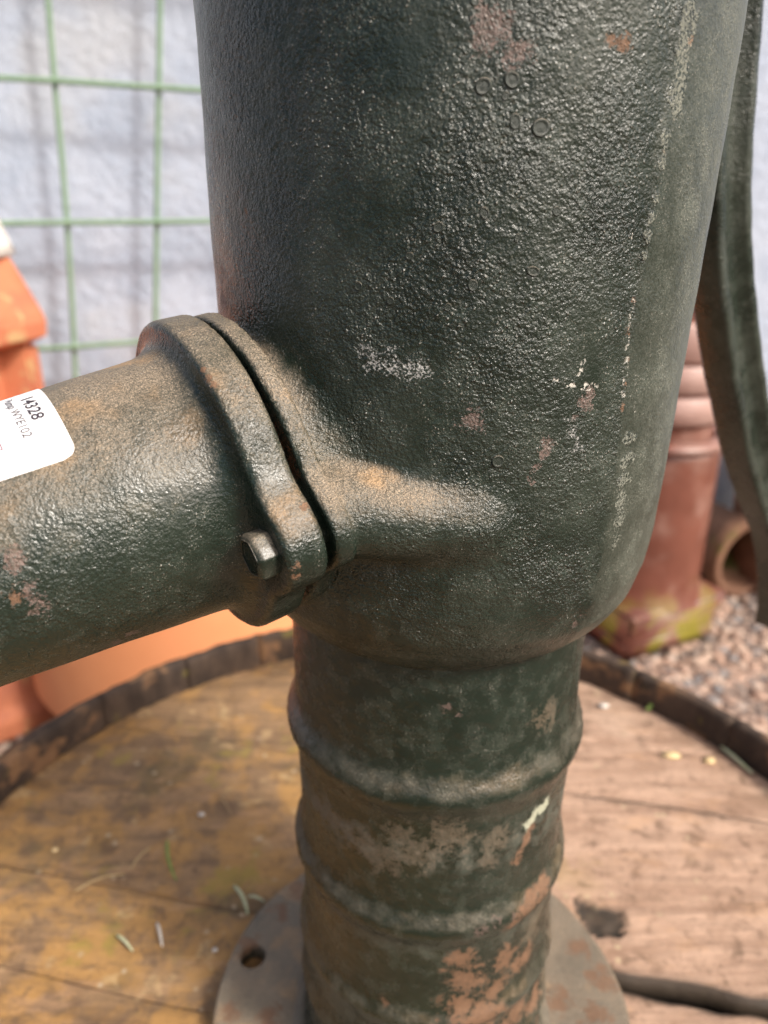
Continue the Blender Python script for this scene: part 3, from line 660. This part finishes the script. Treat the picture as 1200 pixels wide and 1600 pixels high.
def text_part(txt, size, sx, bold, s_base, ang_at, char_i, mat):
    cu = bpy.data.curves.new('t', 'FONT'); cu.body = txt; cu.size = 1.; cu.resolution_u = 4; cu.offset = bold
    to = bpy.data.objects.new('t', cu); COL.objects.link(to); bpy.context.view_layer.update()
    dg = bpy.context.evaluated_depsgraph_get(); me = to.evaluated_get(dg).to_mesh()
    bm = bmesh.new(); bm.from_mesh(me); bmesh.ops.subdivide_edges(bm, edges=[e for e in bm.edges if e.calc_length() > .25], cuts=2)
    bmesh.ops.triangulate(bm, faces=bm.faces[:])
    xs = max(v.co.x for v in bm.verts); off = xs*char_i
    for v in bm.verts:
        v.co = Vector(cone(np.array(s_base-v.co.y*size), np.array(ang_at+(v.co.x-off)*sx/rm), .00055))
    bpy.data.objects.remove(to); m = mesh_bm('label_print', bm, mat, False)
    return obj('label_print', m, lab)
text_part('14328', .0039, .0048, .014, .0466, R(22.0), 1., M['ink'])
text_part('Pump WYE102', .0028, .00305, .004, .0499, R(29.7), 1., M['ink_pale'])
def strip(s0, s1, a0, a1):
    A = np.linspace(a0, a1, 30); V = np.r_[cone(np.full(30, s0), A, .00055), cone(np.full(30, s1), A, .00055)]
    k = np.arange(29); return V, np.stack([k, k+30, k+31, k+1], -1)
parts = [strip(.0545, .0548, R(-20), R(31.8)), strip(.0545, .079, R(31.3), R(31.8)), strip(.0787, .079, R(-20), R(31.8)), strip(.0545, .079, R(-20), R(-19.5))]
Vs = []; Fs = []; n0 = 0
for v, f in parts: Vs.append(v); Fs.append(f+n0); n0 += len(v)
obj('label_print', mesh_np('label_print', np.concatenate(Vs), np.concatenate(Fs), M['ink_red']), lab)

# ------------------------------------------------------------------ clay pots behind
def pot_mesh(name, prof, mat, n=96, step=.01, jitter=None):
    V, F = lathe(dense(prof, step), n, jitter); return mesh_np(name, V, F, mat)
# red roll-ring chimney pot on its square plinth
X1, X2 = on_z(977, 1038, GZ), on_z(1112, 995, GZ); ed = (X2-X1)[:2]; L = np.hypot(*ed); ed /= L; pb = np.array([-ed[1], ed[0]])
pc = (X1[:2]+X2[:2])/2+pb*L/2; yaw = math.atan2(ed[1], ed[0]); PYf = pc[1]-.10
def pz(py, px=1090): return on_y(px, py, PYf+.05)[2]-GZ
rp = thing('chimney_pot', 'tall red clay chimney pot with stacked roll rings and a mossy square plinth', 'chimney pot', (pc[0], pc[1], GZ), 'clay pots along the wall')
depth = pc[1]-CAM_POS[1]
xr = lambda px, py: abs(((on_y(px, py, pc[1]))[0]-pc[0]))*.93
rb, rt = xr(1089, 898), xr(1124, 705); zb = pz(905); z1 = pz(700)
obj('body', pot_mesh('body', [(rb+.012, zb-.035), (rb+.002, zb), (rt, z1), (rt-.016, z1+.01), (rt-.016, z1+.25), (rt-.035, z1+.25), (rb-.02, zb)], M['terra_red']), rp)
def roll(z0, z1_, r, bulge):
    k = 10; return [(r-.012, z0)]+[(r+bulge*math.sin(math.pi*t/k), z0+(z1_-z0)*t/k) for t in range(k+1)]+[(r-.012, z1_)]
for (ya, yb, b, rr) in ((699, 681, .010, rt+.001), (655, 614, .006, rt-.006), (608, 565, .006, rt-.006), (561, 500, .006, rt-.006)):
    obj('roll_ring', pot_mesh('roll_ring', roll(pz(ya), pz(yb), rr, b), M['terra_red' if ya == 699 else 'terra_pink'], step=.02), rp)
bm = bmesh.new(); hs = L/2; zs2 = [0, .045, zb-.02, zb-.02]; lv = []
for hh, z in ((hs, 0), (hs*1.0, .035), (hs*.97, .04), (rb+.010, max(zb-.025, .06)), ):
    lv.append([bm.verts.new(Vector((sx*hh*math.cos(yaw)-sy*hh*math.sin(yaw), sx*hh*math.sin(yaw)+sy*hh*math.cos(yaw), z))) for sx, sy in ((-1, -1), (1, -1), (1, 1), (-1, 1))])
for p, q in zip(lv[:-1], lv[1:]):
    for k in range(4): bm.faces.new((p[k], p[(k+1) % 4], q[(k+1) % 4], q[k]))
bm.faces.new(lv[-1]); bm.faces.new(lv[0][::-1]); bmesh.ops.bevel(bm, geom=bm.edges[:], offset=.006, segments=3, affect='EDGES')
obj('plinth', mesh_bm('plinth', bm, M['terra_red'], True), rp)
# brown pipe lying on the gravel behind it
q0 = on_z(1150, 965, GZ); ang = R(-62); rl = .085
lp = thing('clay_pipe', 'short brown clay pipe lying on the gravel behind the red chimney pot', 'clay pipe', (q0[0]+.05, q0[1]+.09, GZ), 'clay pots along the wall')
V, F = lathe([(rl-.018, 0), (rl-.016, -.002), (rl-.002, -.002), (rl, 0), (rl, .035), (rl-.012, .045), (rl-.014, .26), (rl-.030, .26), (rl-.030, .05), (rl-.018, .04), (rl-.018, 0)], 64)
V = np.array(V); V = np.stack([V[:, 0], V[:, 2], V[:, 1]], -1); c, s = math.cos(R(20)), math.sin(R(20)); V = np.stack([V[:, 0]*c-V[:, 1]*s, V[:, 0]*s+V[:, 1]*c, V[:, 2]+rl-.003], -1)
obj('body', mesh_np('body', V, F[:, ::-1], M['terra_brown']), lp)
# dark pot standing against the wall behind the handle
dc = on_z(1235, 905, GZ)[:2]; dtop = on_y(1180, 700, dc[1])[2]-GZ; rD = abs(on_y(1142, 800, dc[1])[0]-dc[0])
dp = thing('flower_pot', 'dark brown clay flower pot by the wall, partly hidden by the pump handle', 'flower pot', (dc[0], dc[1], GZ), 'clay pots along the wall')
obj('body', pot_mesh('body', [(.02, 0), (rD*.78, 0), (rD*.80, .01), (rD*.94, dtop-.06), (rD*.94, dtop-.05), (rD*.80, dtop-.05), (rD*.66, .03), (.02, .03)], M['terra_brown'], 64), dp)
obj('rim', pot_mesh('rim', [(rD*.93, dtop-.062), (rD*1.0, dtop-.058), (rD*1.03, dtop-.006), (rD*1.01, dtop), (rD*.88, dtop), (rD*.85, dtop-.052)], M['terra_brown'], 64), dp)
# big orange planter behind the barrel
oc = on_z(86, 1124, GZ)[:2]; rO = .215
oc = oc+np.array([rO*.93, rO*.46])
pl = thing('clay_planter', 'large smooth orange clay planter standing behind the barrel rim', 'planter', (oc[0], oc[1], GZ), 'clay pots along the wall')
obj('body', pot_mesh('body', [(.02, 0), (rO-.012, 0), (rO-.008, .004), (rO-.006, .055), (rO, .062), (rO+.022, .068), (rO+.026, .078), (rO+.026, .30), (rO+.030, .325), (rO+.026, .345), (rO+.008, .345), (rO+.002, .30), (rO-.02, .05), (.02, .04)], M['terra_orange'], 128), pl)
# louvred pot at the left with its hood
lc = on_z(-75, 1122, GZ)[:2]; lY = lc[1]; lc = lc+np.array([.0, .09])
def lz(py): return on_y(40, py, lY+.0)[2]-GZ
r1 = abs(on_y(64, 540, lc[1])[0]-lc[0]); r0 = abs(on_y(6, 420, lc[1])[0]-lc[0]); zsh, ztop, zlow = lz(515), lz(408), lz(562)
lt = thing('louvred_chimney_pot', 'orange red chimney pot with sloping octagonal hood and louvre openings by the wall', 'chimney pot', (lc[0], lc[1], GZ), 'clay pots along the wall')
obj('hood', mesh_np('hood', *lathe([(.01, ztop), (r0, ztop), (r1*1.0, zsh+.006), (r1*1.015, zsh-.006), (r1*1.0, zlow+.012), (r1*.86, zlow), (.01, zlow)], 8, None, R(8)), M['terra_left'], False), lt)
obj('cap', pot_mesh('cap', [(.01, ztop+.06), (r0*.9, ztop+.055), (r0*1.02, ztop+.0), (r0*.8, ztop-.004)], M['mortar'], 24, .02), lt)
for k in range(8):
    a = R(8+45*k); bm = bmesh.new(); box(bm, (r1*.76*math.cos(a), r1*.76*math.sin(a), (zlow+lz(800))/2), (.05, .045, zlow-lz(800)+.004), Matrix.Rotation(a, 3, 'Z'))
    bmesh.ops.bevel(bm, geom=bm.edges[:], offset=.006, segments=2, affect='EDGES'); obj('louvre_post', mesh_bm('louvre_post', bm, M['terra_left']), lt)
zz0 = lz(800)
obj('body', pot_mesh('body', [(.02, 0), (r1*.97, 0), (r1*.98, .03), (r1*.93, .05), (r1*.88, zz0*.6), (r1*.97, zz0-.01), (r1*.97, zz0), (r1*.70, zz0), (r1*.7, .02)], M['terra_left'], 64), lt)
obj('flue', pot_mesh('flue', [(r1*.70, zz0-.05), (r1*.70, zlow+.003)], M['terra_left'], 32), lt)

# ------------------------------------------------------------------ litter on the barrel head
def blade(name, pa, pb, w, mat, label, cat='grass clipping', bend=.004, z0=.0022, z1=.0022, group='bits of cut grass on the barrel head'):
    A, B = on_z(*pa), on_z(*pb); n = 9; d = (B-A)[:2]; Ln = np.hypot(*d); d /= Ln; p = np.array([-d[1], d[0]]); V = []
    for k in range(n):
        t = k/(n-1); c = (A+(B-A)*t)[:2]+p*bend*.3*math.sin(math.pi*t); z = z0+(z1-z0)*t+.0012*math.sin(math.pi*t); ww = w*(1-.55*t**3)*(.6 if k == 0 else 1)
        for sx, dz_ in ((-1, .0002), (0, .0009), (1, .0002), (0, -.0008)): V.append((*(c+p*sx*ww), z+dz_))
    c0 = np.array([*A[:2], 0]); bm = bmesh.new(); vs = [bm.verts.new(Vector(v)-Vector(c0)) for v in V]
    for k in range(n-1):
        for q in range(4): bm.faces.new((vs[k*4+q], vs[k*4+(q+1) % 4], vs[k*4+4+(q+1) % 4], vs[k*4+4+q]))
    bm.faces.new(vs[:4][::-1]); bm.faces.new(vs[-4:])
    return obj(name, mesh_bm(name, bm, mat, True), None, c0, label, cat, group)
blade('grass_clipping', (366, 1388), (389, 1450), .0012, M['grass_pale'], 'pale green cut grass stem leaning on the edge of the pump base', z1=.0105, z0=.002)
blade('grass_clipping', (388, 1405), (414, 1414), .0010, M['grass_pale'], 'short whitish grass stub lying behind the pump base edge', bend=.001)
blade('grass_clipping', (184, 1466), (208, 1491), .0009, M['grass_pale'], 'short light green grass bit lying alone on mossy wood', bend=.001)
blade('grass_clipping', (246, 1447), (254, 1483), .0009, M['grit'], 'short white straw bit near the light green grass bit', bend=.001)
blade('grass_clipping', (1126, 1170), (1174, 1212), .0019, M['grass_pale'], 'thick pale green grass stem lying against the inside of the rim', bend=-.002)
blade('grass_clipping', (1010, 1114), (1026, 1102), .0016, M['grass_green'], 'stubby green grass piece tucked under the dark barrel rim', bend=.001, z1=.006)
blade('grass_clipping', (262, 1318), (276, 1380), .0010, M['grass_green'], 'curved dark green grass blade on the mossy boards', bend=-.006)
blade('straw', (118, 1397), (195, 1370), .0007, M['straw'], 'long curved dry straw on the yellow mossy boards', 'straw', bend=.006, group=None)
blade('straw', (205, 1362), (236, 1328), .0005, M['straw'], 'thin short dry straw above the long curved one', 'straw', bend=.002, group=None)
blade('straw', (345, 1250), (362, 1278), .0004, M['straw'], 'hair thin brown straw on the shaded boards', 'straw', bend=.001, group=None)
def bit(name, px, py, r, mat, label, cat, sq=.45, ang=0., el=1.4):
    X = on_z(px, py); v = IV*(1+rng.uniform(-.12, .12, (len(IV), 1)))*np.array([r*el, r, r*sq]); c, s = math.cos(ang), math.sin(ang)
    v = np.stack([v[:, 0]*c-v[:, 1]*s, v[:, 0]*s+v[:, 1]*c, v[:, 2]], -1); m = mesh_np(name, v, IF, mat); return obj(name, m, None, (X[0], X[1], r*sq*.6+.0008), label, cat)
bit('wood_chip', 1048, 1183, .0045, M['chip'], 'oval cream wood chip on the dry boards beside the rim', 'wood chip', .35, 0., 1.8)
bit('wood_chip', 1108, 1191, .0040, M['chip'], 'small pale wood chip near the thick grass stem', 'wood chip', .4, .3, 1.3)
bit('grit_bead', 315, 1276, .0019, M['grit'], 'tiny white bead of grit on the shaded boards', 'grit', .8)
bit('grit_bead', 86, 1331, .0016, M['chip'], 'tiny yellowish grit bead on the mossy boards', 'grit', .8)
bit('grit_bead', 336, 1487, .0014, M['grit'], 'tiny pale grit bead left of the pump base hole', 'grit', .8)
bit('lichen_flake', 942, 1105, .0035, M['grit'], 'small grey lichen flake on dry boards behind the column', 'lichen', .4)
bit('grit_bead', 404, 1488, .0022, M['grit'], 'grey grit lump sitting inside the pump base bolt hole', 'grit', .7)
